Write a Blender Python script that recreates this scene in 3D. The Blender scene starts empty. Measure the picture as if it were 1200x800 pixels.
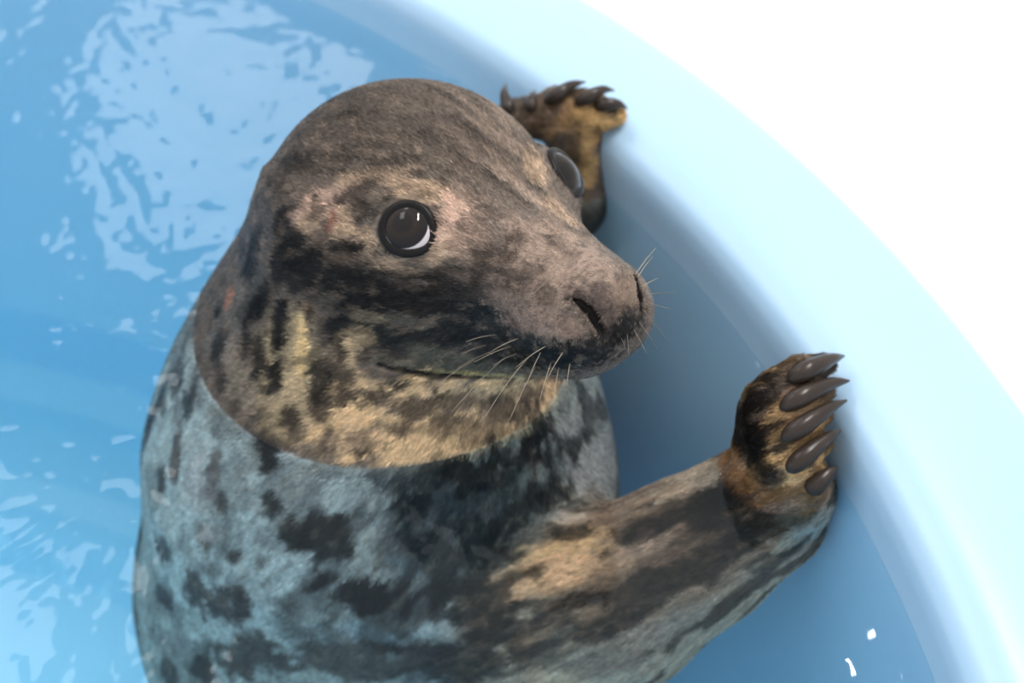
import bpy, bmesh, math, random
import numpy as np
from mathutils import Vector, Matrix

random.seed(4)
C = bpy.context.scene.collection
scene = bpy.context.scene

# ------------------------------------------------------------------ camera
LENS, PITCH, CAM_H = 70.0, math.radians(48.0), 0.8837
FPX = 1200.0 * LENS / 36.0
cam = bpy.data.cameras.new('camera')
cam.lens = LENS
cam.sensor_width = 36.0
cam.clip_start = 0.02
cam_ob = bpy.data.objects.new('camera', cam)
cam_ob.location = (0, 0, CAM_H)
cam_ob.rotation_euler = (math.pi / 2 - PITCH, 0, 0)
C.objects.link(cam_ob)
scene.camera = cam_ob
cam.dof.use_dof = True
cam.dof.focus_distance = 1.00
cam.dof.aperture_fstop = 6.3

# ------------------------------------------------------------------ world, light, exposure
world = bpy.data.worlds.new('world')
scene.world = world
world.use_nodes = True
bg = world.node_tree.nodes['Background']
bg.inputs[0].default_value = (0.93, 0.97, 1.0, 1)
bg.inputs[1].default_value = 0.54

PANEL, TUBE = 3.0, 104.0      # brightness of the light panels and of the tubes

vs = scene.view_settings
vs.view_transform = 'Standard'
vs.look = 'None'
vs.gamma = 1.0
vs.use_curve_mapping = False
vs.exposure = 0.66

# ------------------------------------------------------------------ helpers
CAM = np.array([0, 0, CAM_H])
SP, CP = math.sin(PITCH), math.cos(PITCH)

def ray(px, py):
    x, y = px - 600.0, 400.0 - py
    d = np.array([x, y * SP + FPX * CP, y * CP - FPX * SP])
    return d / np.linalg.norm(d)

def P(px, py, z):
    """point at height z seen in the photograph at (px, py)"""
    d = ray(px, py)
    return CAM + d * ((z - CAM_H) / d[2])

def project(p):
    p = np.asarray(p) - CAM
    dep = p[..., 1] * CP - p[..., 2] * SP
    up = p[..., 1] * SP + p[..., 2] * CP
    return np.stack([600 + FPX * p[..., 0] / dep, 400 - FPX * up / dep], -1), dep

def link(name, me, mat=None, parent=None):
    o = bpy.data.objects.new(name, me)
    C.objects.link(o)
    if mat:
        me.materials.append(mat)
    if parent:
        o.parent = parent
        o.matrix_parent_inverse = Matrix.Identity(4)
    return o

def tag(o, label=None, cat=None, group=None, kind=None):
    if label: o['label'] = label
    if cat: o['category'] = cat
    if group: o['group'] = group
    if kind: o['kind'] = kind
    return o

def mesh(name, verts, faces, smooth=True):
    me = bpy.data.meshes.new(name)
    me.from_pydata([tuple(v) for v in verts], [], faces)
    me.update()
    if smooth:
        me.polygons.foreach_set('use_smooth', [True] * len(me.polygons))
    return me

def lathe(name, prof, segs=256, close=False):
    verts, faces = [], []
    n = len(prof)
    for k in range(segs):
        a = 2 * math.pi * k / segs
        for r, z in prof:
            verts.append((r * math.cos(a), r * math.sin(a), z))
    for k in range(segs):
        k2 = (k + 1) % segs
        for i in range(n - 1):
            faces.append((k * n + i, k * n + i + 1, k2 * n + i + 1, k2 * n + i))
    return mesh(name, verts, faces)

def catmull(pts, n):
    pts = np.asarray(pts, float)
    P_ = np.vstack([2 * pts[0] - pts[1], pts, 2 * pts[-1] - pts[-2]])
    out = []
    m = len(pts) - 1
    for i in range(m):
        p0, p1, p2, p3 = P_[i:i + 4]
        for t in np.linspace(0, 1, n, endpoint=(i == m - 1)):
            out.append(.5 * (2 * p1 + (p2 - p0) * t + (2 * p0 - 5 * p1 + 4 * p2 - p3) * t * t
                             + (3 * p1 - p0 - 3 * p2 + p3) * t ** 3))
    return np.array(out)

def tube(name, pts, radii, seg=8, flat=None):
    """closed tapering tube; flat = (axis vector, factor) squeezes the section"""
    pts = np.asarray(pts, float)
    verts, faces = [], []
    n = len(pts)
    ref = np.array([0.3, 0.2, 0.93])
    for i, p in enumerate(pts):
        t = pts[min(i + 1, n - 1)] - pts[max(i - 1, 0)]
        t /= np.linalg.norm(t) + 1e-12
        if flat is not None:
            b = np.asarray(flat[0], float)
            b = b - b @ t * t
        else:
            b = np.cross(t, ref)
        b /= np.linalg.norm(b) + 1e-12
        c = np.cross(t, b)
        fb = flat[1] if flat is not None else 1.0
        for k in range(seg):
            a = 2 * math.pi * k / seg
            verts.append(p + radii[i] * (math.cos(a) * b * fb + math.sin(a) * c))
    for i in range(n - 1):
        for k in range(seg):
            k2 = (k + 1) % seg
            faces.append((i * seg + k, i * seg + k2, (i + 1) * seg + k2, (i + 1) * seg + k))
    faces.append(tuple(range(seg))[::-1])
    faces.append(tuple(range((n - 1) * seg, n * seg)))
    return mesh(name, verts, faces)

class NT:
    """tiny node-tree builder"""
    def __init__(self, name):
        self.mat = bpy.data.materials.new(name)
        self.mat.use_nodes = True
        self.t = self.mat.node_tree
        self.t.nodes.clear()
        self.out = self.t.nodes.new('ShaderNodeOutputMaterial')
    def n(self, typ, inputs=None, **props):
        nd = self.t.nodes.new(typ)
        for k, v in props.items():
            setattr(nd, k, v)
        for k, v in (inputs or {}).items():
            s = nd.inputs[k]
            if isinstance(v, bpy.types.NodeSocket):
                self.t.links.new(v, s)
            else:
                s.default_value = v
        return nd
    def surf(self, sock):
        self.t.links.new(sock, self.out.inputs['Surface'])
        return self.mat
    def ramp(self, fac, stops):
        r = self.n('ShaderNodeValToRGB', {'Fac': fac})
        el = r.color_ramp.elements
        while len(el) < len(stops):
            el.new(0.5)
        for e, (p, c) in zip(el, stops):
            e.position = p
            e.color = (*c, 1) if len(c) == 3 else c
        return r.outputs['Color']
    def mixc(self, fac, a, b, blend='MIX'):
        m = self.n('ShaderNodeMix', data_type='RGBA', blend_type=blend)
        for s, v in ((m.inputs[0], fac), (m.inputs[6], a), (m.inputs[7], b)):
            if isinstance(v, bpy.types.NodeSocket):
                self.t.links.new(v, s)
            else:
                s.default_value = v if not isinstance(v, tuple) or len(v) == 4 else (*v, 1)
        return m.outputs[2]
    def math(self, op, a, b=0.0, clamp=False):
        m = self.n('ShaderNodeMath', operation=op, use_clamp=clamp)
        for s, v in ((m.inputs[0], a), (m.inputs[1], b)):
            if isinstance(v, bpy.types.NodeSocket):
                self.t.links.new(v, s)
            else:
                s.default_value = v
        return m.outputs[0]

def simple_mat(name, col, rough=0.5, spec=0.5, coat=0.0, emit=None, noise=0.0, nscale=40.0, bump=0.0):
    b = NT(name)
    p = b.n('ShaderNodeBsdfPrincipled', {'Roughness': rough, 'Specular IOR Level': spec, 'Coat Weight': coat})
    co = b.n('ShaderNodeTexCoord').outputs['Object']
    nz = b.n('ShaderNodeTexNoise', {'Vector': co, 'Scale': nscale, 'Detail': 4.0})
    c = b.mixc(b.math('MULTIPLY', nz.outputs['Fac'], noise), tuple(col), tuple(x * 0.6 for x in col))
    b.t.links.new(c, p.inputs['Base Color'])
    if bump:
        bp = b.n('ShaderNodeBump', {'Height': nz.outputs['Fac'], 'Strength': bump, 'Distance': 0.002})
        b.t.links.new(bp.outputs[0], p.inputs['Normal'])
    if emit:
        p.inputs['Emission Color'].default_value = (*emit[0], 1)
        p.inputs['Emission Strength'].default_value = emit[1]
    return b.surf(p.outputs[0])

# ------------------------------------------------------------------ the room
M_floor = simple_mat('white_floor', (0.95, 0.945, 0.93), 0.5, 0.3, noise=0.05, nscale=3)
TUBC = np.array([-0.6489, 0.3961])
FLOOR_Z = -0.66
fl = link('floor', mesh('floor', [(-7, -6, FLOOR_Z), (7, -6, FLOOR_Z), (7, 8, FLOOR_Z), (-7, 8, FLOOR_Z)], [(0, 1, 2, 3)]), M_floor)
tag(fl, 'bright white floor around the blue tub', 'floor', kind='structure')

LAMP_Z, BEAM_Z = 2.30, 3.10
M_frame = simple_mat('lamp_frame', (0.8, 0.8, 0.8), 0.5)
M_panel = simple_mat('panel_diffuser', (0.9, 0.9, 0.9), 0.5, emit=((1.0, 0.985, 0.96), PANEL))
M_tubel = simple_mat('lamp_tube', (0.9, 0.9, 0.9), 0.5, emit=((1.0, 0.985, 0.96), TUBE))
def box_mesh(name, sx, sy, sz):
    bm = bmesh.new()
    bmesh.ops.create_cube(bm, size=1.0)
    bmesh.ops.scale(bm, vec=(sx, sy, sz), verts=bm.verts)
    m = bpy.data.meshes.new(name); bm.to_mesh(m); bm.free()
    return m
def lamp(name, label, loc, w, l, tube_):
    o = bpy.data.objects.new(name, None)
    o.location = loc
    C.objects.link(o)
    tag(o, label, 'ceiling light', 'lamps hung over the tub')
    link('frame', box_mesh('frame', w + .04, l + .04, .04), M_frame, o)
    if tube_:
        for x in (-.03, .03):
            link('tube', tube('tube', [(x, -l / 2, -.036), (x, 0, -.036), (x, l / 2, -.036)], [.013] * 3, 10), M_tubel, o)
    else:
        link('diffuser', box_mesh('diffuser', w, l, .012), M_panel, o).location = (0, 0, -.024)
    for y in (-l * .4, l * .4):
        link('wire', tube('wire', [(0, y, .015), (0, y, .4), (0, y, BEAM_Z - LAMP_Z)], [.002] * 3, 6), M_frame, o)
lamp('light_panel_offscreen', 'wide flat light panel hanging farther out behind the seal', (-.70, 3.55, LAMP_Z), .5, 1.0, False)
lamp('light_panel_offscreen', 'wide flat light panel hanging nearer over the left of the tub', (-1.10, 1.75, LAMP_Z), .6, 1.2, False)
lamp('strip_light_offscreen', 'narrow twin tube strip light hanging over the tub rim', (0.90, 1.5, LAMP_Z), .12, 1.2, True)
for bx_ in (-1.70, -1.10, -.70, .90):
    bo = link('trim_1', box_mesh('trim_1', .10, 9.0, .14), M_frame)
    bo.location = (bx_, 1.5, BEAM_Z + .07)
    tag(bo, 'white ceiling beam above the tub', 'beam', kind='structure')

# ------------------------------------------------------------------ tub
b = NT('blue_gelcoat')
co = b.n('ShaderNodeTexCoord').outputs['Object']
n1 = b.n('ShaderNodeTexNoise', {'Vector': co, 'Scale': 3.0, 'Detail': 3.0}).outputs['Fac']
n2 = b.n('ShaderNodeTexNoise', {'Vector': co, 'Scale': 60.0, 'Detail': 2.0}).outputs['Fac']
colr = b.ramp(n1, [(0.3, (0.49, 0.715, 0.935)), (0.7, (0.52, 0.735, 0.945))])
bp = b.n('ShaderNodeBump', {'Height': n2, 'Strength': 0.04, 'Distance': 0.002})
pr = b.n('ShaderNodeBsdfPrincipled', {'Base Color': colr, 'Roughness': 0.32, 'Specular IOR Level': 0.5, 'Normal': bp.outputs[0]})
M_tub = b.surf(pr.outputs[0])

tub = bpy.data.objects.new('tub', None)
tub.location = (TUBC[0], TUBC[1], FLOOR_Z)
C.objects.link(tub)
tag(tub, 'round light blue plastic tub with broad rounded rim filled with water', 'tub')
def zoff(prof): return [(r, z - FLOOR_Z) for r, z in prof]
basin = catmull(zoff([(0.001, -.60), (.35, -.60), (.66, -.598), (.76, -.58), (.825, -.51), (.852, -.36), (.868, -.18), (.880, -.03), (.883, 0.0)]), 6)
rim = catmull(zoff([(.883, 0.0), (.8838, .012), (.8850, .024), (.8885, .0325), (.896, .0390), (.912, .0425), (.945, .038), (.975, .024), (.996, .010), (1.004, .001), (1.006, -.012), (1.004, -.05)]), 6)
shell = catmull(zoff([(1.004, -.05), (.995, -.056), (.94, -.058), (.915, -.075), (.90, -.3), (.86, -.64), (.80, -.659), (.4, -.659), (.001, -.659)]), 4)
link('basin', lathe('basin', basin), M_tub, tub)
link('rim', lathe('rim', rim), M_tub, tub)
link('outer_shell', lathe('outer_shell', shell, 128), M_tub, tub)

# ------------------------------------------------------------------ water
WATER_ABS = (0.02, 0.96, 0.99, 1)
b = NT('water')
geo = b.n('ShaderNodeNewGeometry')
pos = geo.outputs['Position']
w1 = b.n('ShaderNodeTexNoise', {'Vector': pos, 'Scale': 7.0, 'Detail': 3.0, 'Roughness': 0.55, 'Distortion': 0.6}).outputs['Fac']
w2 = b.n('ShaderNodeTexNoise', {'Vector': pos, 'Scale': 30.0, 'Detail': 2.0}).outputs['Fac']
hgt = b.math('ADD', w1, b.math('MULTIPLY', w2, 0.22))
bp = b.n('ShaderNodeBump', {'Height': hgt, 'Strength': 1.0, 'Distance': 0.006})
ior = b.math('ADD', 1.33, b.math('MULTIPLY', geo.outputs['Backfacing'], 1 / 1.33 - 1.33))
fr = b.n('ShaderNodeFresnel', {'IOR': ior, 'Normal': bp.outputs[0]})
tr = b.n('ShaderNodeBsdfTransparent', {'Color': (0.885, 0.965, 0.99, 1)})
gl = b.n('ShaderNodeBsdfGlossy', {'Color': (1, 1, 1, 1), 'Roughness': 0.03, 'Normal': bp.outputs[0]})
mx = b.n('ShaderNodeMixShader', {0: fr.outputs[0], 1: tr.outputs[0], 2: gl.outputs[0]})
M_water = b.surf(mx.outputs[0])
va = b.n('ShaderNodeVolumeAbsorption', {'Color': WATER_ABS, 'Density': 0.32})
b.t.links.new(va.outputs[0], b.out.inputs['Volume'])
under = [(r + .003, z - .003) for r, z in ((.883, 0.0), (.880, -.03), (.868, -.18), (.852, -.36), (.825, -.51), (.76, -.58), (.66, -.598), (.35, -.60))]
rings = [(0.0, 0)] + [(r, 0) for r in np.linspace(.03, .8815, 60)] + [(.8836, .0012)] + under + [(0.0, -.603)]
wa = link('water', lathe('water', rings, 192), M_water)
wa.location = (TUBC[0], TUBC[1], 0)
tag(wa, 'clear still water filling the blue tub up to its rim', 'water', kind='stuff')

# ------------------------------------------------------------------ seal: skeleton of shapes
HS = 1.0
HO = P(560, 234, 0.12)
_, hdep = project(HO)
HS = 0.01 * 22.0 / (FPX / hdep * 0.01)          # one head unit (cm) in metres
HF = np.array([0.582, -0.634, 0.508]); HF /= np.linalg.norm(HF)
HL = np.array([0.79, 0.589, -0.17]); HL -= HL @ HF * HF; HL /= np.linalg.norm(HL)
HU = np.cross(HF, HL)
HB = np.stack([HF, HL, HU], 1)
def H(f, l, u): return HO + HB @ (np.array([f, l, u], float) * HS)

class Ell:
    def __init__(s, c, ax, r): s.c, s.ax, s.r = np.asarray(c, np.float32), np.asarray(ax, np.float32), np.asarray(r, np.float32)
    def d(s, p):
        q = (p - s.c) @ s.ax
        k0 = np.sqrt(((q / s.r) ** 2).sum(-1)) + 1e-9
        k1 = np.sqrt(((q / s.r ** 2) ** 2).sum(-1)) + 1e-9
        return k0 * (k0 - 1) / k1
class Cone:
    def __init__(s, a, b, ra, rb): s.a, s.b, s.ra, s.rb = np.asarray(a, np.float32), np.asarray(b, np.float32), float(ra), float(rb)
    def d(s, p):
        ba = s.b - s.a
        t = np.clip(((p - s.a) @ ba) / (ba @ ba + 1e-12), 0, 1)
        return np.sqrt(((p - s.a - t[..., None] * ba) ** 2).sum(-1)) - (s.ra + (s.rb - s.ra) * t)

body, fine, carve = [], [], []
def chain(lst, pts):
    for (a, ra), (b_, rb) in zip(pts[:-1], pts[1:]):
        lst.append(Cone(a, b_, ra, rb))
def hell(lst, c, r): lst.append(Ell(H(*c), HB, np.array(r) * HS))
def hcone(lst, a, b_, ra, rb): lst.append(Cone(H(*a), H(*b_), ra * HS, rb * HS))

# head
hell(body, (-7.0, 0, -0.5), (8.6, 7.0, 6.4))
hcone(body, (0.0, 0, -2.6), (8.2, 0, -4.9), 4.8, 2.25)
hcone(body, (-2.0, 0, -6.4), (6.6, 0, -6.9), 3.8, 1.6)
for s in (-1, 1):
    hell(body, (-3.4, s * 4.0, -3.8), (4.4, 3.0, 3.8))
    hell(body, (7.5, s * 1.6, -5.7), (2.5, 1.6, 1.9))
hell(fine, (8.7, 0, -4.3), (1.6, 1.6, 1.2))
# neck and torso
N0 = np.array([-.072, .821, 0.0])
chain(body, [(H(-7.5, 0, -2.0), 0.056), (N0 + (.006, .004, .055), 0.078), (N0, .092)])
body.append(Cone(H(-1.0, 0, -6.3), N0 + (.028, -.022, .012), 0.034, 0.064))
T = [(N0, .092), (N0 + (-.006, -.008, -.055), .122), (N0 + (-.014, -.018, -.12), .144), (N0 + (-.026, -.030, -.25), .154),
     (N0 + (-.04, -.05, -.38), .138), (N0 + (-.07, -.16, -.455), .115), (N0 + (-.13, -.33, -.50), .08), (N0 + (-.16, -.47, -.535), .04)]
chain(body, T)
chain(body, [(P(560, 475, -.03), .048), (P(600, 570, -.10), .056), (P(600, 650, -.16), .06)])
te = T[-1][0]
for s in (-1, 1):       # hind flippers resting on the bottom of the tub
    chain(body, [(te, .03), (te + (-.03 + s * .05, -.06, -.005), .022), (te + (-.05 + s * .10, -.15, -.012), .014)])
# near fore flipper
na0, nf0 = len(body), len(fine)
chain(body, [(P(600, 705, -.12), .046), (P(700, 692, -.095), .040), (P(800, 640, -.060), .033), (P(880, 590, -.028), .026), (P(905, 560, -.004), .021)])
chain(body, [(P(650, 760, -.14), .050), (P(740, 730, -.115), .032), (P(840, 665, -.08), .024), (P(915, 612, -.045), .017), (P(935, 580, -.01), .015)])
chain(fine, [(P(908, 556, -.004), .021), (P(900, 520, .018), .018), (P(900, 488, .034), .016), (P(912, 462, .044), .014)])
chain(fine, [(P(938, 580, -.012), .016), (P(925, 540, .016), .015), (P(925, 500, .034), .013), (P(935, 465, .042), .012)])
FING = [  # knuckle, nail base, fingertip (pixel, height)
    ((890, 468, .050), (935, 437, .054), (967, 427, .050)),
    ((890, 490, .044), (930, 472, .049), (965, 460, .048)),
    ((893, 515, .036), (930, 505, .042), (962, 487, .043)),
    ((900, 545, .024), (933, 541, .030), (962, 522, .033)),
    ((920, 572, .008), (950, 572, .014), (963, 560, .018))]
for a, b_, c in FING:
    chain(fine, [(P(*a), .0095), (P(*b_), .0082), (P(*c), .0056)])
ARM = body[na0:] + fine[nf0:]
# far fore flipper
chain(body, [(N0 + (.05, .06, -.13), .05), (P(655, 265, -.075), .034), (P(674, 225, -.012), .020), (P(676, 190, .012), .013)])
chain(fine, [(P(676, 195, .010), .0150), (P(674, 165, .030), .0150), (P(662, 143, .042), .0155), (P(648, 134, .044), .013)])
FFING = [((650, 132, .050), (654, 120, .054), (660, 115, .054)),
         ((665, 134, .050), (684, 123, .053), (694, 121, .053)),
         ((672, 142, .048), (706, 134, .050), (722, 135, .049)),
         ((640, 134, .046), (626, 132, .049), (623, 127, .050)),
         ((630, 142, .042), (606, 135, .045), (597, 127, .046))]
for a, b_, c in FFING:
    chain(fine, [(P(*a), .0100), (P(*b_), .0085), (P(*c), .0058)])

EYES = []
ER = 1.75
KB, KF = 0.0095, 0.0022
def lse(prims, p, k, cull=None):
    acc = None
    for i, q in enumerate(prims):
        if cull is not None and not cull[i]:
            continue
        e = np.exp(-np.clip(q.d(p) / k, -60, 60))
        acc = e if acc is None else acc + e
    if acc is None:
        return np.full(p.shape[:-1], 1.0)
    return -k * np.log(acc + 1e-30)
def smin(a, b_, k):
    h = np.clip(k - np.abs(a - b_), 0, None) / k
    return np.minimum(a, b_) - h * h * k * 0.25
def smax(a, b_, k): return -smin(-a, -b_, k)
def sdf(p, cb=None, cf=None, with_carve=True):
    d = smin(lse(body, p, KB, cb), lse(fine, p, KF, cf), 0.012)
    for _, c, _n in EYES:
        c = c.astype(np.float32); _n = _n.astype(np.float32)
        e = np.sqrt(((p - c) ** 2).sum(-1)) - ER * HS * 0.99
        d = smax(d, -e, 0.002)
        e = np.sqrt(((p - c - _n * (1.86 * HS)) ** 2).sum(-1)) - 1.42 * HS
        d = smax(d, -e, 0.004)
    if with_carve:
        for q, k in carve:
            d = smax(d, -q.d(p), k)
    return d
def march(pix):
    D = np.array([ray(*q) for q in pix]); t = np.full(len(D), 0.6)
    for _ in range(70):
        t += sdf(CAM + D * t[:, None], with_carve=False) * 0.85
    return CAM + D * t[:, None]
def mirror(p):
    q = (p - HO) @ HB
    return HO + HB @ (q * np.array([1, -1, 1]))

# eyes: set where the right eye is seen, the left one mirrored
EYE_DIR = np.array([0.69, 0.56, 0.44]); EYE_DIR /= np.linalg.norm(EYE_DIR)
hit = (march([(479, 270)])[0] - HO) @ HB / HS
for s in (-1, 1):
    dn = EYE_DIR * np.array([1, s, 1])
    cen = hit * np.array([1, -s, 1]) - dn * 0.70
    EYES.append((s, H(*cen), HB @ dn))
    fine.append(Ell(H(*(cen - dn * 0.17)), HB, np.array([1, 1, 1]) * (ER + 0.15) * HS))

# nostrils and mouth cut into the face
def cut(pix, r, k, mir=True, inset=0.0):
    pts = [p + ray(*q) * inset for p, q in zip(march(pix), pix)]
    rr = r if isinstance(r, (list, tuple)) else [r] * len(pts)
    new = []
    for i in range(len(pts) - 1):
        new.append((Cone(pts[i], pts[i + 1], rr[i], rr[i + 1]), k))
        if mir:
            new.append((Cone(mirror(pts[i]), mirror(pts[i + 1]), rr[i], rr[i + 1]), k))
    return new, pts
newc, GROOVES = [], []
for spec in (([(664, 349), (678, 354), (691, 364), (699, 376), (704, 390)], [.0012, .0019, .0025, .0026, .0017], .0008, True, .0022),
             ([(444, 426), (470, 433), (510, 439), (550, 442), (590, 443), (625, 442)], [.0016, .0026, .0030, .0030, .0026, .0020], .0020, True, .0016),
             ([(722, 380), (719, 392), (714, 402)], [.0008, .0012, .0008], .0015, False, .0)):
    nc, pts_ = cut(*spec)
    newc += nc
    GROOVES.append((pts_, spec))
carve += newc

# ------------------------------------------------------------------ seal: surface from the shapes
STEP, BL = 0.002, 12
allp = np.array([c for q in body + fine for c in ([q.a - q.ra, q.a + q.ra, q.b - q.rb, q.b + q.rb] if isinstance(q, Cone) else [q.c - q.r.max(), q.c + q.r.max()])])
lo = allp.min(0) - 0.02
nb = np.ceil((allp.max(0) + 0.02 - lo) / (STEP * BL)).astype(int)
dims = nb * BL
grid = np.full(tuple(dims), 1.0, np.float32)
hb = STEP * BL * 0.5
bc = np.stack(np.meshgrid(*[lo[i] + (np.arange(nb[i]) * BL + (BL - 1) / 2) * STEP for i in range(3)], indexing='ij'), -1)
flat = bc.reshape(-1, 3)
DB = np.stack([q.d(flat) for q in body], 1)
DF = np.stack([q.d(flat) for q in fine], 1)
dall = np.minimum(DB.min(1), DF.min(1))
diag = hb * 1.7321
loc = (np.stack(np.meshgrid(*[np.arange(BL)] * 3, indexing='ij'), -1) * STEP).reshape(-1, 3)
lse_margin = 0.018
deye = np.min([np.sqrt(((flat - c) ** 2).sum(1)) for _, c, _n in EYES], 0)
lo32 = lo.astype(np.float32)
for bi in range(len(flat)):
    i, j, k = np.unravel_index(bi, tuple(nb))
    sl = (slice(i * BL, (i + 1) * BL), slice(j * BL, (j + 1) * BL), slice(k * BL, (k + 1) * BL))
    if dall[bi] > diag + lse_margin:
        continue
    if dall[bi] < -diag - 0.004 and deye[bi] > 0.03 + diag:
        grid[sl] = -1.0
        continue
    cb = DB[bi] < dall[bi] + 2 * diag + 0.03
    cf = DF[bi] < dall[bi] + 2 * diag + 0.012
    p = (flat[bi] - (BL - 1) / 2 * STEP + loc).astype(np.float32)
    grid[sl] = sdf(p, cb, cf).reshape(BL, BL, BL)

def surface_nets(g):
    inside = g < 0
    nx, ny, nz = g.shape
    cnt = np.zeros((nx - 1, ny - 1, nz - 1), np.uint8)
    for dx in (0, 1):
        for dy in (0, 1):
            for dz in (0, 1):
                cnt += inside[dx:nx - 1 + dx, dy:ny - 1 + dy, dz:nz - 1 + dz]
    act = (cnt > 0) & (cnt < 8)
    idx = -np.ones(act.shape, np.int64)
    cells = np.argwhere(act)
    idx[act] = np.arange(len(cells))
    acc = np.zeros((len(cells), 3)); n = np.zeros(len(cells))
    cx, cy, cz = cells.T
    for ax in range(3):
        others = [a for a in range(3) if a != ax]
        for u in (0, 1):
            for v in (0, 1):
                o = np.zeros(3, int); o[others[0]] = u; o[others[1]] = v
                e = np.zeros(3, int); e[ax] = 1
                a = g[cx + o[0], cy + o[1], cz + o[2]]; b_ = g[cx + o[0] + e[0], cy + o[1] + e[1], cz + o[2] + e[2]]
                m = (a < 0) != (b_ < 0)
                t = np.where(m, a / np.where(m, a - b_, 1), 0)
                pt = np.tile(o.astype(float), (len(cells), 1)); pt[:, ax] += t
                acc[m] += pt[m]; n[m] += 1
    verts = lo + (cells + acc / n[:, None]) * STEP
    faces = []
    for ax in range(3):
        o1, o2 = [(1, 2), (2, 0), (0, 1)][ax]
        sa = [slice(None)] * 3; sb = [slice(None)] * 3
        sa[ax] = slice(0, -1); sb[ax] = slice(1, None)
        ch = inside[tuple(sa)] != inside[tuple(sb)]
        e = np.argwhere(ch)
        ok = (e[:, o1] > 0) & (e[:, o2] > 0) & (e[:, o1] < g.shape[o1] - 1) & (e[:, o2] < g.shape[o2] - 1)
        e = e[ok]
        d1 = np.zeros(3, int); d1[o1] = 1
        d2 = np.zeros(3, int); d2[o2] = 1
        q = np.stack([idx[tuple((e - d1 - d2).T)], idx[tuple((e - d2).T)], idx[tuple(e.T)], idx[tuple((e - d1).T)]], 1)
        flip = ~inside[tuple(e.T)]
        q[flip] = q[flip][:, ::-1]
        faces.append(q)
    return verts, np.vstack(faces)
V, F = surface_nets(grid)
del grid
# smooth a little, then fit to the true surface
for _ in range(2):
    s = np.zeros_like(V); n = np.zeros(len(V))
    for a in range(4):
        for b_ in ((a + 1) % 4, (a + 3) % 4):
            for c_ in range(3):
                s[:, c_] += np.bincount(F[:, a], V[F[:, b_], c_], len(V))
            n += np.bincount(F[:, a], minlength=len(V))
    V = 0.5 * V + 0.5 * s / n[:, None]
fn = np.cross(V[F[:, 2]] - V[F[:, 0]], V[F[:, 3]] - V[F[:, 1]])
NRM = np.zeros_like(V)
for a in range(4):
    for c_ in range(3):
        NRM[:, c_] += np.bincount(F[:, a], fn[:, c_], len(V))
NRM /= np.linalg.norm(NRM, axis=1)[:, None] + 1e-12
print('seal verts', len(V), 'quads', len(F))

# ------------------------------------------------------------------ seal: coat colours
COAT_GAIN = 0.86
def srgb(r, g, b_):
    c = np.array([r, g, b_], float) / 255
    return np.where(c <= .04045, c / 12.92, ((c + .055) / 1.055) ** 2.4)

def hash3(i, j, k, seed):
    h = (i * 374761393 + j * 668265263 + k * 2147483647 + seed * 144665) & 0xFFFFFFFF
    h = ((h ^ (h >> 13)) * 1274126177) & 0xFFFFFFFF
    return ((h ^ (h >> 16)) & 0xFFFF) / 65535.0
def vnoise(p, seed=0):
    f = np.floor(p).astype(np.int64); t = p - f; t = t * t * (3 - 2 * t)
    out = 0
    for a in (0, 1):
        for b_ in (0, 1):
            for c in (0, 1):
                w = (t[:, 0] if a else 1 - t[:, 0]) * (t[:, 1] if b_ else 1 - t[:, 1]) * (t[:, 2] if c else 1 - t[:, 2])
                out = out + w * hash3(f[:, 0] + a, f[:, 1] + b_, f[:, 2] + c, seed)
    return out * 2 - 1
def fbm(p, seed=0, oct=3):
    return sum(vnoise(p * 2 ** o, seed + o) * .5 ** o for o in range(oct)) / 1.75

# direction in which the fur lies: away from the nose, along the fore flippers
nose = H(10.0, 0, -4.6)
rel = V - nose
rr = np.linalg.norm(rel, axis=1)
dirv = rel / (rr[:, None] + 1e-9)
flow = np.c_[rr * 0.22, dirv[:, 1:] * 0.16 + dirv[:, :1] * 0.05]
flow = np.c_[dirv * 0.16 + (rr * 0.30)[:, None] * np.array([.577, .577, .577])]
armd = np.min([q.d(V) for q in ARM], 0)
ax_ = P(930, 560, 0) - P(640, 690, -.11); ax_ /= np.linalg.norm(ax_)
along = (V @ ax_)[:, None]
armflow = V - along * ax_ * 0.8
tord = np.min([q.d(V) for q in body[:na0]], 0)
isarm = armd < np.minimum(0.016, tord + 0.006)
armw = (np.clip((tord - armd + 0.010) / 0.030, 0, 1) * (armd < 0.03) * np.clip((P(905, 572, -.006) @ ax_ - along[:, 0]) / 0.02 + 0.5, 0, 1))[:, None]
flow[isarm] = armflow[isarm]

PIX, DEP = project(V)
RIGHT = np.array([1.0, 0, 0]); DOWN = np.array([0, -SP, -CP])
st1 = fbm(flow * 160, 3); st2 = fbm(flow * 420, 9)
iso = fbm(V * 90, 21)
col = np.zeros((len(V), 3))
headness = np.clip((V[:, 2] + 0.0015) / 0.003, 0, 1)[:, None]
base_head = srgb(132, 119, 109); base_body = srgb(176, 170, 162)
col[:] = base_head * headness + base_body * (1 - headness)
# ordinary markings all over: pale ground with dark blots on the trunk
blot = fbm(V * np.array([38, 38, 24]), 5)
m = np.clip((blot - 0.12) / 0.10, 0, 1)[:, None] * (1 - headness) * (NRM[:, 1:2] > -0.15)
col = col * (1 - m) + srgb(70, 64, 62) * m

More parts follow.
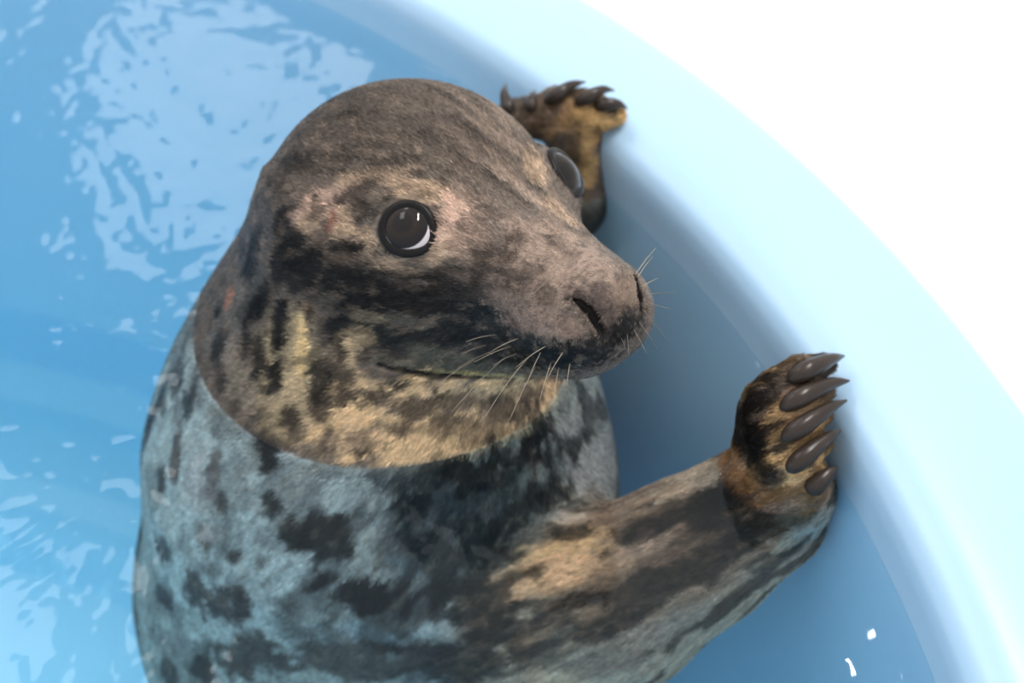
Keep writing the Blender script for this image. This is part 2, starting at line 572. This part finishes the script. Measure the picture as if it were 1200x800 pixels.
CAMDIR = (CAM - V); CAMDIR /= np.linalg.norm(CAMDIR, axis=1)[:, None]
def paint(rows, wob=0.32, soft=0.22, zone=0):
    hits = march([(r[0], r[1]) for r in rows])
    for r, h in zip(rows, hits):
        px, py, rx, ry, ang, c, al = r
        _, dep = project(h)
        if dep > 1.6:
            continue
        rad = max(rx, ry) * 1.5 * dep / FPX
        sel = np.where((np.abs(V - h).max(1) < rad * 1.6 + .004) & ((NRM * CAMDIR).sum(1) > -0.25))[0]
        if len(sel) == 0:
            continue
        o = V[sel] - h
        if (o ** 2).sum(1).min() > 0.012 ** 2:
            continue
        dx = o @ RIGHT * FPX / dep; dy = o @ DOWN * FPX / dep
        a = math.radians(ang)
        u = (dx * math.cos(a) + dy * math.sin(a)) / rx
        v = (-dx * math.sin(a) + dy * math.cos(a)) / ry
        wsc = min(1.0, 22.0 / max(4.0, min(rx, ry)) + 0.35)
        q = np.sqrt(u * u + v * v) + wob * wsc * (1.1 * st1[sel] + 0.7 * st2[sel]) * 1.6
        w = np.clip((1.0 + soft - q) / (2 * soft), 0, 1)
        w = (w * w * (3 - 2 * w) * al)[:, None]
        if zone:
            w = w * np.clip((zone * V[sel, 2:] + 0.0022) / 0.002, 0, 1)
        col[sel] = col[sel] * (1 - w) + srgb(*c) * w

DK, BK, CR, TN, PK = (54, 51, 51), (34, 32, 33), (226, 196, 158), (196, 170, 146), (212, 182, 164)
BR, MG, BG = (98, 84, 76), (128, 124, 120), (142, 150, 152)
paint([
    # crown, back of head, left neck: coat colour with some shade painted in
    (470, 130, 150, 70, 10, (124, 112, 102), .8), (390, 150, 80, 45, -30, (108, 97, 89), .7),
    (347, 192, 22, 15, -20, (84, 74, 68), .9), (322, 215, 16, 30, 20, (92, 84, 78), .8),
    (400, 185, 40, 12, -15, (96, 86, 79), .7), (450, 165, 60, 12, 5, (104, 93, 85), .6), (520, 150, 60, 16, 12, (112, 100, 92), .6),
    (300, 300, 26, 80, 12, (110, 108, 108), .8),
    (335, 265, 13, 20, 10, DK, .9), (352, 280, 10, 16, 0, DK, .8), (328, 312, 11, 24, 5, DK, .9), (312, 350, 10, 24, 10, DK, .8),
    (298, 300, 11, 42, 14, (70, 70, 74), .85), (283, 345, 11, 42, 16, (64, 64, 68), .85), (345, 330, 10, 22, 0, DK, .8),
    (385, 238, 48, 16, -22, PK, .75), (402, 264, 16, 18, 0, TN, .8), (440, 207, 48, 10, -8, TN, .6), (366, 262, 16, 14, -30, TN, .7),
    (392, 262, 4, 14, 20, (150, 96, 84), .8),
    (420, 225, 26, 8, -20, DK, .7), (375, 250, 14, 7, -30, DK, .6), (425, 248, 10, 16, 20, (86, 76, 70), .8), (470, 190, 36, 8, -10, (90, 80, 73), .7),
    # round the near eye
    (500, 226, 46, 14, 8, TN, .85), (534, 262, 22, 40, 10, PK, .9), (430, 288, 14, 22, 10, TN, .85), (462, 313, 30, 9, 12, TN, .8),
    (515, 298, 20, 10, -45, TN, .7), (555, 280, 26, 30, 0, (160, 138, 124), .7),
    # brow and forehead
    (565, 195, 52, 26, 30, (122, 108, 98), .7), (600, 215, 60, 7, 36, (176, 156, 142), .6), (580, 170, 70, 7, 30, (110, 97, 88), .6),
    (610, 180, 40, 7, 40, (166, 148, 134), .6), (628, 198, 13, 26, -8, TN, .85), (560, 235, 40, 8, 30, (118, 104, 95), .6), (655, 248, 30, 8, 40, TN, .7),
    (545, 130, 50, 14, 20, (130, 117, 107), .6), (600, 140, 26, 14, 40, (150, 134, 122), .6),
    # dark cheek
    (400, 330, 62, 42, 20, DK, .95), (350, 300, 20, 26, 0, DK, .7), (460, 352, 72, 30, 10, DK, .95), (530, 345, 46, 28, 0, (66, 60, 58), .9), (572, 330, 22, 46, 10, (92, 80, 74), .8),
    (560, 378, 60, 26, 8, DK, .9), (430, 390, 66, 22, 12, DK, .9), (500, 395, 60, 18, 6, (70, 68, 66), .9), (410, 300, 26, 16, 0, DK, .8),
    (480, 375, 26, 7, 12, (128, 122, 112), .7), (515, 410, 42, 8, 8, (122, 118, 104), .75), (435, 372, 20, 7, 10, (160, 146, 124), .7), (385, 352, 16, 10, 10, (120, 112, 104), .6),
    (365, 365, 12, 12, 0, CR, .7), (470, 330, 20, 6, 14, (120, 110, 102), .6), (540, 325, 16, 6, 30, (140, 124, 112), .6),
    # muzzle
    (640, 300, 60, 40, 35, (166, 144, 130), .8), (690, 315, 42, 26, 40, (172, 150, 136), .8), (610, 345, 40, 30, 20, (148, 128, 117), .7), (640, 380, 50, 15, 10, (160, 136, 124), .7),
    (600, 290, 12, 20, 20, BR, .6), (625, 315, 14, 10, 20, BR, .6), (650, 285, 16, 8, 30, BR, .5), (605, 330, 14, 16, 0, BR, .7), (640, 345, 12, 14, 0, BR, .6), (670, 300, 10, 8, 0, BR, .5), (580, 300, 10, 16, 10, BR, .6),
    (705, 358, 38, 26, 25, (104, 90, 84), .85), (735, 345, 18, 26, 0, (150, 128, 112), .7), (680, 345, 20, 10, 25, (118, 102, 95), .7),
    (590, 408, 72, 20, 6, (62, 58, 58), .9), (655, 418, 62, 18, -4, BK, .95), (700, 405, 30, 18, -35, DK, .9), (730, 388, 20, 14, -40, BK, .9), (742, 372, 14, 14, 0, DK, .8),
    (545, 425, 70, 9, 6, (108, 104, 92), .8), (470, 424, 40, 8, 14, (120, 112, 96), .8), (530, 437, 90, 4, 3, (178, 164, 116), .85),
    # throat
    (520, 495, 150, 50, 4, CR, .98), (400, 480, 100, 56, 18, CR, .95), (340, 430, 50, 70, 0, (196, 176, 146), .85), (620, 480, 40, 36, 0, CR, .95), (470, 452, 60, 12, 5, CR, .9), (600, 452, 50, 10, 0, CR, .9), (420, 400, 24, 20, 0, CR, .6),
    (268, 385, 24, 60, 8, (134, 128, 122), .9), (285, 450, 22, 40, 0, (160, 148, 132), .8),
    (357, 405, 9, 34, 4, (232, 204, 158), .9), (405, 412, 9, 20, 10, CR, .9),
], zone=1)
paint([
    (330, 385, 13, 34, 6, DK, .95), (325, 450, 13, 26, 4, DK, .9), (305, 415, 10, 30, 6, DK, .85), (290, 400, 8, 30, 10, DK, .8), (303, 362, 10, 22, 10, DK, .9),
    (343, 480, 9, 18, 0, BR, .8), (378, 440, 16, 26, 10, DK, .85), (408, 442, 16, 12, 10, DK, .8), (382, 480, 12, 16, 0, BR, .8), (440, 462, 26, 11, 8, (84, 74, 68), .85),
    (350, 505, 10, 12, 0, BR, .7), (465, 448, 20, 7, 10, DK, .8), (500, 478, 34, 14, 6, (92, 80, 72), .8), (470, 500, 26, 9, 8, BR, .7), (545, 468, 36, 12, 2, (100, 86, 76), .8), (590, 478, 40, 16, 0, (112, 96, 84), .8),
    (540, 500, 60, 8, 4, (140, 116, 94), .6), (420, 512, 26, 8, 14, BR, .6), (395, 515, 10, 10, 0, BR, .6), (620, 462, 20, 12, 0, BR, .7), (555, 515, 26, 6, 0, (150, 124, 100), .6), (260, 400, 8, 30, 10, DK, .7), (262, 440, 8, 20, 0, DK, .7), (280, 475, 9, 14, 0, BR, .7),
    (270, 350, 5, 16, 16, (190, 140, 118), .7), (257, 366, 4, 5, 0, BK, .95), (430, 415, 10, 10, 0, DK, .7), (450, 410, 26, 6, 14, BR, .7),
], 0.45, 0.2, zone=1)
# trunk under water
paint([
    (230, 600, 90, 170, 0, (196, 192, 186), .85), (330, 680, 90, 120, 0, (190, 188, 184), .8), (250, 760, 100, 60, 0, (188, 184, 178), .8),
    (430, 580, 120, 50, 10, (180, 178, 174), .75), (370, 545, 40, 30, 20, (208, 204, 198), .9), (560, 640, 130, 90, 20, (92, 88, 86), .8), (540, 570, 90, 36, 8, (78, 80, 82), .85),
    (480, 740, 160, 70, 10, (146, 142, 138), .8), (690, 540, 60, 80, 20, (176, 164, 160), .85), (620, 560, 50, 50, 0, (110, 114, 112), .7),
], zone=-1)
paint([
    (313, 525, 15, 26, 4, BK, .95), (300, 500, 30, 9, 30, DK, .8), (345, 627, 18, 18, 0, BK, .95), (321, 590, 14, 14, 0, DK, .9), (388, 632, 36, 34, 10, BK, .95),
    (434, 695, 58, 26, 14, BK, .95), (518, 774, 62, 26, 8, BK, .9), (455, 758, 26, 11, 14, BK, .9), (581, 726, 60, 32, 6, BK, .9), (540, 700, 40, 24, 10, DK, .9), (644, 711, 54, 22, -6, DK, .9), (591, 688, 30, 14, 0, DK, .8),
    (628, 510, 16, 32, 20, BK, .9), (555, 560, 46, 22, 10, DK, .85), (610, 535, 34, 16, 10, DK, .85), (644, 576, 26, 18, 0, DK, .75), (480, 590, 26, 20, 0, DK, .8), (500, 640, 30, 18, 20, DK, .7), (450, 560, 30, 14, 20, (96, 98, 98), .8),
    (560, 620, 40, 14, 10, DK, .7), (600, 650, 30, 12, 0, (86, 84, 82), .7), (690, 505, 18, 14, 0, (120, 122, 118), .7), (690, 590, 24, 18, 20, (128, 118, 110), .7), (560, 770, 30, 14, 0, DK, .8), (640, 760, 40, 26, 0, (84, 80, 78), .7),
    (206, 535, 9, 28, 6, (116, 92, 82), .9), (188, 562, 8, 20, 4, (98, 84, 78), .9), (262, 588, 9, 15, 0, (104, 88, 80), .9), (250, 560, 8, 30, 6, (136, 110, 98), .7), (192, 642, 11, 16, 0, BR, .9), (274, 652, 13, 12, 0, BR, .9), (240, 630, 10, 16, 0, (140, 112, 98), .7),
    (192, 702, 14, 18, 0, (92, 76, 70), .95), (258, 708, 40, 30, 10, (92, 76, 70), .95), (228, 690, 16, 22, 0, (92, 76, 70), .9), (292, 768, 46, 32, 0, (96, 82, 76), .92), (238, 784, 20, 18, 0, (92, 78, 72), .9), (198, 784, 10, 18, 0, (92, 78, 72), .9),
    (420, 775, 70, 28, 8, (104, 92, 86), .85), (345, 713, 16, 14, 0, (110, 98, 92), .85), (208, 445, 8, 22, 10, (104, 92, 86), .85), (230, 450, 6, 20, 10, (104, 92, 86), .8), (190, 470, 7, 16, 0, (100, 92, 88), .8), (310, 660, 16, 10, 20, (120, 104, 96), .7), (220, 470, 8, 24, -20, DK, .7),
    (234, 566, 20, 26, 0, (206, 182, 176), .5), (250, 626, 26, 9, 0, (206, 186, 180), .6), (165, 610, 8, 20, 0, (110, 96, 88), .8), (160, 740, 8, 26, 0, (110, 96, 90), .8),
    (324, 674, 20, 26, 10, (212, 208, 202), .7), (360, 718, 26, 16, 20, (208, 204, 198), .8), (507, 738, 24, 12, 10, (196, 192, 188), .8), (434, 740, 30, 10, 14, (170, 178, 180), .7), (480, 665, 20, 12, 30, (140, 148, 150), .6),
], 0.55, 0.32, zone=-1)
# near fore flipper
paint([
    (780, 660, 170, 80, -25, (140, 124, 114), .9), (655, 645, 60, 16, -14, (206, 180, 150), .8), (650, 672, 74, 20, -12, (206, 178, 154), .9), (620, 690, 40, 14, 0, (190, 164, 142), .8),
    (855, 590, 70, 24, -24, BK, .85), (885, 625, 44, 26, -30, BK, .8), (770, 612, 56, 13, -22, DK, .8), (830, 636, 56, 22, -20, (76, 66, 61), .75), (760, 680, 70, 26, -20, (118, 102, 94), .7),
    (757, 633, 10, 14, 0, (176, 156, 148), .8), (730, 650, 12, 8, 0, (170, 150, 140), .7), (790, 700, 80, 9, -20, (168, 150, 138), .7), (850, 695, 46, 9, -30, (166, 158, 150), .75), (760, 745, 90, 20, -24, (158, 152, 148), .8), (700, 780, 50, 20, -10, (140, 132, 128), .8),
    (925, 640, 30, 14, -40, (166, 168, 164), .75), (900, 665, 30, 10, -40, (150, 152, 148), .7), (930, 605, 24, 16, 0, (120, 112, 100), .7), (720, 720, 60, 12, -10, (80, 72, 68), .7), (690, 740, 30, 16, 0, DK, .7), (700, 690, 20, 40, 20, (110, 96, 88), .6),
    # paw
    (915, 510, 70, 90, 0, (150, 120, 84), .9), (882, 495, 18, 50, 8, (44, 35, 30), .95), (905, 455, 40, 16, -35, (52, 41, 35), .95), (945, 430, 30, 9, -20, (70, 54, 46), .9),
    (908, 488, 20, 8, -25, (196, 162, 122), .9), (905, 532, 26, 12, -38, (214, 180, 136), .95), (935, 508, 8, 14, 50, (206, 170, 126), .9), (955, 498, 16, 7, -35, (206, 170, 126), .9), (935, 556, 22, 10, -38, (216, 182, 138), .95), (962, 540, 12, 8, -40, (210, 176, 130), .9), (918, 548, 8, 16, 30, (214, 180, 136), .9),
    (900, 505, 24, 5, -30, (70, 54, 46), .85), (884, 528, 13, 26, -12, (44, 36, 31), .92), (898, 552, 12, 10, 0, (50, 42, 37), .85), (905, 562, 16, 12, -30, (80, 74, 70), .8), (940, 585, 20, 8, 0, (130, 112, 88), .8), (930, 455, 26, 5, -25, (104, 72, 62), .7),
])
# far fore flipper
paint([
    (690, 135, 60, 26, 0, (178, 144, 104), .9), (640, 128, 26, 18, 0, (118, 98, 84), .9), (700, 138, 36, 10, 0, (214, 178, 128), .9), (684, 190, 10, 46, 0, (196, 162, 116), .9), (672, 190, 7, 40, 0, (130, 106, 80), .8), (660, 112, 26, 8, -20, (92, 74, 62), .8), (690, 118, 20, 6, 0, (120, 98, 80), .7),
])

lum0 = (col @ np.array([.3, .59, .11]))[:, None]
# small blots: on the throat drawn out down the neck, on the trunk rounder
thr = np.clip((lum0 - 0.30) / 0.15, 0, 1) * headness
b2 = fbm(V * np.array([85, 85, 46]), 51)
m = np.clip((b2 - 0.16) / 0.10, 0, 1)[:, None] * thr * 0.85
col = col * (1 - m) + srgb(84, 72, 66) * m
b3 = fbm(flow * 75 + 0.4 * fbm(V * 60, 55)[:, None], 53)
m = np.clip((b3 - 0.10) / 0.12, 0, 1)[:, None] * (1 - headness) * (0.35 + 0.4 * np.clip((V[:, :1] + 0.12) / 0.08, 0, 1))
col = col * (1 - m) + srgb(58, 54, 53) * m
# fine mottling: flecks of dark in the pale fur and of pale in the dark
mot = 0.8 * fbm(flow * 230, 31) + 0.6 * fbm(flow * 110, 33) + 0.5 * fbm(V * 260, 37)
fleck = np.clip((mot - 0.18) / 0.22, 0, 1)[:, None]
hole = np.clip((-mot - 0.20) / 0.22, 0, 1)[:, None]
amt = (0.72 * headness + 0.45 * (1 - headness))
col = col * (1 - fleck * amt * 0.55) 
col = col + (srgb(190, 166, 146) - col) * hole * amt * 0.42
# dark skin tone and slit shade painted along nostril and mouth grooves
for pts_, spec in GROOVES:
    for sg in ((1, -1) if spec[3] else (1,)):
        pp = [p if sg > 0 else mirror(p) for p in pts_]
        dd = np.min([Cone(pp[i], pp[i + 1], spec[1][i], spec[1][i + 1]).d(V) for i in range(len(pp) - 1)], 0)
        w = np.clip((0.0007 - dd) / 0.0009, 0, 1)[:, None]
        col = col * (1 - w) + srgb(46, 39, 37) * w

lum = np.clip(col @ np.array([.3, .59, .11]), .004, 1)[:, None]
col = lum + (col - lum) * 1.08
col = COAT_GAIN * col * (lum / 0.17) ** 0.36 * 0.82 * (1 + armw * (np.array([1.38, 1.06, .86]) - 1))
me = bpy.data.meshes.new('body')
me.vertices.add(len(V)); me.vertices.foreach_set('co', V.astype(np.float32).ravel())
me.loops.add(F.size); me.loops.foreach_set('vertex_index', F.astype(np.int32).ravel())
me.polygons.add(len(F))
me.polygons.foreach_set('loop_start', np.arange(0, F.size, 4, dtype=np.int32))
me.polygons.foreach_set('loop_total', np.full(len(F), 4, np.int32))
me.update(calc_edges=True)
me.polygons.foreach_set('use_smooth', np.ones(len(F), bool))
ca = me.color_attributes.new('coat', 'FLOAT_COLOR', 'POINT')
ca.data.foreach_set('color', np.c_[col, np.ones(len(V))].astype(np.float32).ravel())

fa = me.attributes.new('fur_flow', 'FLOAT_VECTOR', 'POINT')
fa.data.foreach_set('vector', flow.astype(np.float32).ravel())
b = NT('wet_seal_fur')
at = b.n('ShaderNodeAttribute', attribute_name='coat').outputs['Color']
fl_ = b.n('ShaderNodeAttribute', attribute_name='fur_flow').outputs['Vector']
f1 = b.n('ShaderNodeTexNoise', {'Vector': fl_, 'Scale': 620.0, 'Detail': 3.0, 'Roughness': 0.6}).outputs['Fac']
f2 = b.n('ShaderNodeTexNoise', {'Vector': fl_, 'Scale': 190.0, 'Detail': 3.0, 'Roughness': 0.6, 'Distortion': 0.4}).outputs['Fac']
f3 = b.n('ShaderNodeTexNoise', {'Vector': b.n('ShaderNodeTexCoord').outputs['Object'], 'Scale': 230.0, 'Detail': 3.0, 'Roughness': 0.6}).outputs['Fac']
k1 = b.ramp(f1, [(0.30, (0.75, 0.74, 0.74)), (0.50, (1, 1, 1)), (0.72, (1.25, 1.24, 1.22))])
k2 = b.ramp(f2, [(0.33, (0.72, 0.71, 0.71)), (0.50, (1, 1, 1)), (0.70, (1.25, 1.24, 1.22))])
k3 = b.ramp(f3, [(0.36, (0.86, 0.86, 0.86)), (0.50, (1, 1, 1)), (0.66, (1.12, 1.12, 1.1))])
c = b.mixc(1.0, b.mixc(1.0, b.mixc(1.0, at, k1, 'MULTIPLY'), k2, 'MULTIPLY'), k3, 'MULTIPLY')
bp = b.n('ShaderNodeBump', {'Height': b.math('ADD', f1, b.math('MULTIPLY', f2, 0.8)), 'Strength': 0.35, 'Distance': 0.0010})
p_ = b.n('ShaderNodeBsdfPrincipled', {'Base Color': c, 'Roughness': 0.42, 'Specular IOR Level': 0.18, 'Normal': bp.outputs[0]})
M_fur = b.surf(p_.outputs[0])

seal = bpy.data.objects.new('seal', None)
C.objects.link(seal)
tag(seal, 'spotted grey brown seal with head out of water and flippers on the tub rim', 'seal')
body_ob = link('body', me, M_fur, seal)

# short flat-lying hair, each strand coloured like the coat under it
rng = np.random.default_rng(7)
fdir = dirv.copy()
fdir[isarm] = ax_
fdir -= (fdir * NRM).sum(1)[:, None] * NRM
fdir /= np.linalg.norm(fdir, axis=1)[:, None] + 1e-6
ok = V[:, 2] > -0.30
for _, c, _n in EYES:
    ok &= np.linalg.norm(V - c, axis=1) > (ER + 0.05) * HS
    ha_ = (V - c) @ _n
    hr_ = np.linalg.norm(V - c - ha_[:, None] * _n, axis=1)
    ok &= np.hypot(hr_ - 1.38 * HS, ha_ - 1.14 * HS) > 0.48 * HS
for pts_, spec in GROOVES:
    for sg in (1, -1):
        pp = [p if sg > 0 else mirror(p) for p in pts_]
        ok &= np.min([Cone(pp[i], pp[i + 1], spec[1][i], spec[1][i + 1]).d(V) for i in range(len(pp) - 1)], 0) > 0.001
ok &= np.linalg.norm(V - H(10.2, 0, -4.6), axis=1) > 0.007
up = np.where(ok & (V[:, 2] > -0.012))[0]
dn = np.where(ok & (V[:, 2] <= -0.012))[0]
ids = np.concatenate([np.repeat(up, 5), dn])
ns = len(ids)
t1 = fdir[ids]; nn = NRM[ids]; t2 = np.cross(nn, t1)
jit = rng.uniform(-1, 1, (ns, 2)) * 0.0016
root = V[ids] + t1 * jit[:, :1] + t2 * jit[:, 1:] - nn * 0.0002
side = rng.normal(0, 0.22, ns)[:, None]
near_nose = np.clip(rr[ids] / 0.10, 0.35, 1.0)
ln_ = rng.uniform(0.0030, 0.0058, ns) * near_nose * np.where(isarm[ids], 0.9, 1.0)
ln_ = ln_[:, None]
hd = t1 + t2 * side
ln_ = np.where(((root[:, 2:] > 0) & (root[:, 2:] + hd[:, 2:] * ln_ < 0)), np.clip(root[:, 2:] / np.maximum(-hd[:, 2:], .05), .0008, ln_), ln_)
lift = rng.uniform(0.02, 0.12, ns)[:, None]
pts4 = np.stack([root, root + hd * ln_ * .33 + nn * ln_ * lift, root + hd * ln_ * .67 + nn * ln_ * lift * 1.1, root + hd * ln_ + nn * ln_ * lift * 0.5], 1)
hc = bpy.data.hair_curves.new('fur')
hc.add_curves([4] * ns)
hc.points.foreach_set('position', pts4.astype(np.float32).ravel())
ra = hc.attributes.get('radius') or hc.attributes.new('radius', 'FLOAT', 'POINT')
ra.data.foreach_set('value', np.tile(np.array([.00016, .00016, .00013, .00004], np.float32), ns))
hcol = col[ids] * rng.lognormal(0, 0.26, ns)[:, None]
pale = (rng.random(ns) < 0.05)[:, None]
hcol = np.where(pale, hcol * 1.5 + 0.02, hcol)
hca = hc.attributes.new('strand_coat', 'FLOAT_COLOR', 'CURVE')
hca.data.foreach_set('color', np.c_[hcol, np.ones(ns)].astype(np.float32).ravel())
b = NT('seal_hair')
ha = b.n('ShaderNodeAttribute', attribute_name='strand_coat').outputs['Color']
p_ = b.n('ShaderNodeBsdfPrincipled', {'Base Color': ha, 'Roughness': 0.40, 'Specular IOR Level': 0.16})
M_hair = b.surf(p_.outputs[0])
fur = bpy.data.objects.new('fur', hc)
C.objects.link(fur)
hc.materials.append(M_hair)
fur.parent = body_ob
fur['kind'] = 'stuff'
print('strands', ns)

# eyes
b = NT('eye')
oc = b.n('ShaderNodeTexCoord').outputs['Object']
ln = b.n('ShaderNodeVectorMath', {0: oc}, operation='NORMALIZE')
sz = b.n('ShaderNodeSeparateXYZ', {0: ln.outputs[0]}).outputs['Z']
ec = b.ramp(sz, [(0.0, (0.62, 0.50, 0.50)), (0.69, (0.80, 0.70, 0.72)), (0.715, (0.014, 0.011, 0.014)), (0.86, (0.018, 0.013, 0.011)), (0.93, (0.026, 0.018, 0.014)), (0.965, (0.016, 0.012, 0.011))])
p_ = b.n('ShaderNodeBsdfPrincipled', {'Base Color': ec, 'Roughness': 0.06, 'Specular IOR Level': 0.30})
M_eye = b.surf(p_.outputs[0])
M_lid = simple_mat('eyelid', (0.012, 0.010, 0.010), 0.35, 0.18, noise=.4, nscale=300)
CR_, CU_ = np.array([1.0, 0, 0]), np.array([0, SP, CP])
for s, c, n in EYES:
    bm = bmesh.new()
    bmesh.ops.create_uvsphere(bm, u_segments=48, v_segments=32, radius=ER * HS)
    em = bpy.data.meshes.new('eye'); bm.to_mesh(em); bm.free()
    em.polygons.foreach_set('use_smooth', [True] * len(em.polygons))
    eo = link('eye', em, M_eye, seal)
    toc = (CAM - c) / np.linalg.norm(CAM - c)
    gaze = n - 0.10 * CR_ + 0.13 * CU_ if s < 0 else n * 0.75 + toc * 0.45
    eo.matrix_world = Matrix.Translation(c) @ Vector(gaze).to_track_quat('Z', 'Y').to_matrix().to_4x4()
    # lid: dark rim round the opening, drawn out towards the inner corner
    e1 = HB @ np.array([1, 0, -0.25]); e1 -= e1 @ n * n; e1 /= np.linalg.norm(e1)
    e2 = np.cross(n, e1)
    lv, lf = [], []
    NS, MS = 64, 12
    for k in range(NS):
        a = 2 * math.pi * k / NS
        ro = 1.26 * (1 + 0.13 * max(0, math.cos(a)) ** 6)
        ctr = math.sqrt(max(ER ** 2 - min(ro, 1.45) ** 2, .05)) + 0.0
        rdir = math.cos(a) * e1 + math.sin(a) * e2
        for q in range(MS):
            t = 2 * math.pi * q / MS
            tr_ = 0.26
            lv.append(c + HS * (rdir * (ro + tr_ * math.cos(t)) + n * (ctr + tr_ * 0.75 * math.sin(t))))
    for k in range(NS):
        for q in range(MS):
            k2, q2 = (k + 1) % NS, (q + 1) % MS
            lf.append((k * MS + q, k2 * MS + q, k2 * MS + q2, k * MS + q2))
    lo_ = link('eyelid', mesh('eyelid', lv, lf), M_lid, seal)

# claws
M_claw = simple_mat('claw', (0.048, 0.034, 0.027), 0.26, 0.3, noise=0.6, nscale=60)
def claw(pix, r0, name='claw'):
    pts = catmull([P(*q) for q in pix], 8)
    n = len(pts)
    rad = [r0 * (0.18 + .82 * math.sqrt(math.sin(t / .25 * math.pi / 2))) if t < .25 else r0 * (1.0 - ((t - .25) / .75) ** 1.6 * .88) for t in np.linspace(0, 1, n)]
    return link(name, tube(name, pts, rad, 10), M_claw, seal)
for q in ([(922, 446, .060), (950, 432, .063), (974, 421, .058), (989, 417, .051)],
          [(914, 479, .055), (945, 462, .058), (975, 449, .054), (995, 446, .049)],
          [(916, 515, .047), (945, 496, .051), (972, 478, .050), (992, 469, .046)],
          [(922, 552, .035), (945, 533, .040), (970, 513, .041), (985, 504, .040)],
          [(945, 576, .019), (958, 566, .023), (972, 554, .026), (981, 547, .027)]):
    claw(q, .0058)
for q in ([(638, 120, .062), (655, 109, .068), (671, 99, .068), (686, 96, .062)],
          [(674, 122, .062), (692, 112, .067), (707, 105, .067), (720, 106, .061)],
          [(696, 126, .059), (712, 122, .062), (725, 122, .061), (735, 127, .055)],
          [(624, 131, .057), (622, 122, .060), (624, 113, .060), (628, 106, .056)],
          [(597, 134, .053), (594, 122, .056), (591, 109, .057), (593, 98, .053)]):
    claw(q, .0044)

# whiskers and brow hairs: rooted on the face, each a hair of its own
M_whisk = simple_mat('whisker', (0.42, 0.34, 0.25), 0.35, 0.4)
M_whiskd = simple_mat('dark_whisker', (0.16, 0.13, 0.11), 0.35, 0.6)
def PD(px, py, dep):
    d = ray(px, py)
    return CAM + d * (dep / (d[1] * CP - d[2] * SP))
WH = [  # root pixel, tip pixel, nearer the camera by (m), dark?
    (582, 392, 546, 400, .02, 0), (608, 396, 572, 414, .02, 0), (570, 404, 541, 415, .02, 0), (606, 414, 578, 428, .02, 0), (556, 422, 512, 451, .025, 0),
    (590, 420, 528, 484, .03, 0), (612, 426, 566, 492, .03, 0), (634, 412, 616, 452, .025, 0), (628, 428, 597, 492, .03, 0), (646, 424, 632, 470, .025, 0),
    (600, 405, 556, 424, .02, 0), (640, 405, 605, 430, .02, 0), (655, 430, 648, 468, .02, 0), (620, 418, 585, 462, .03, 0), (660, 412, 640, 446, .02, 0),
    (575, 412, 536, 432, .02, 0), (668, 425, 664, 452, .015, 0),
    (744, 322, 768, 291, -.01, 0), (747, 325, 765, 300, -.01, 0), (752, 336, 771, 326, -.01, 0), (754, 346, 792, 343, -.01, 1), (753, 362, 781, 398, .0, 1),
    (748, 376, 770, 408, .0, 1), (742, 385, 758, 415, .005, 1), (735, 391, 737, 416, .01, 1), (728, 396, 733, 410, .01, 1), (752, 355, 786, 362, .0, 1),
    (412, 124, 482, 168, .012, 0), (482, 168, 493, 181, .004, 0), (553, 118, 563, 150, .01, 0), (625, 345, 640, 330, .006, 0),
]
roots = march([(w[0], w[1]) for w in WH])
for (x0, y0, x1, y1, nr, dk), r0 in zip(WH, roots):
    _, dep = project(r0)
    if dep > 1.4:
        continue
    a = np.array(r0) + ray(x0, y0) * .001
    e = PD(x1, y1, dep - nr)
    mid = (a + e) / 2 + np.array([0, 0, .035]) * np.linalg.norm(e - a)
    pts = catmull([a, mid, e], 6)
    link('whisker', tube('whisker', pts, list(np.linspace(.00030, .00010, len(pts))), 5), M_whiskd if dk else M_whisk, seal)
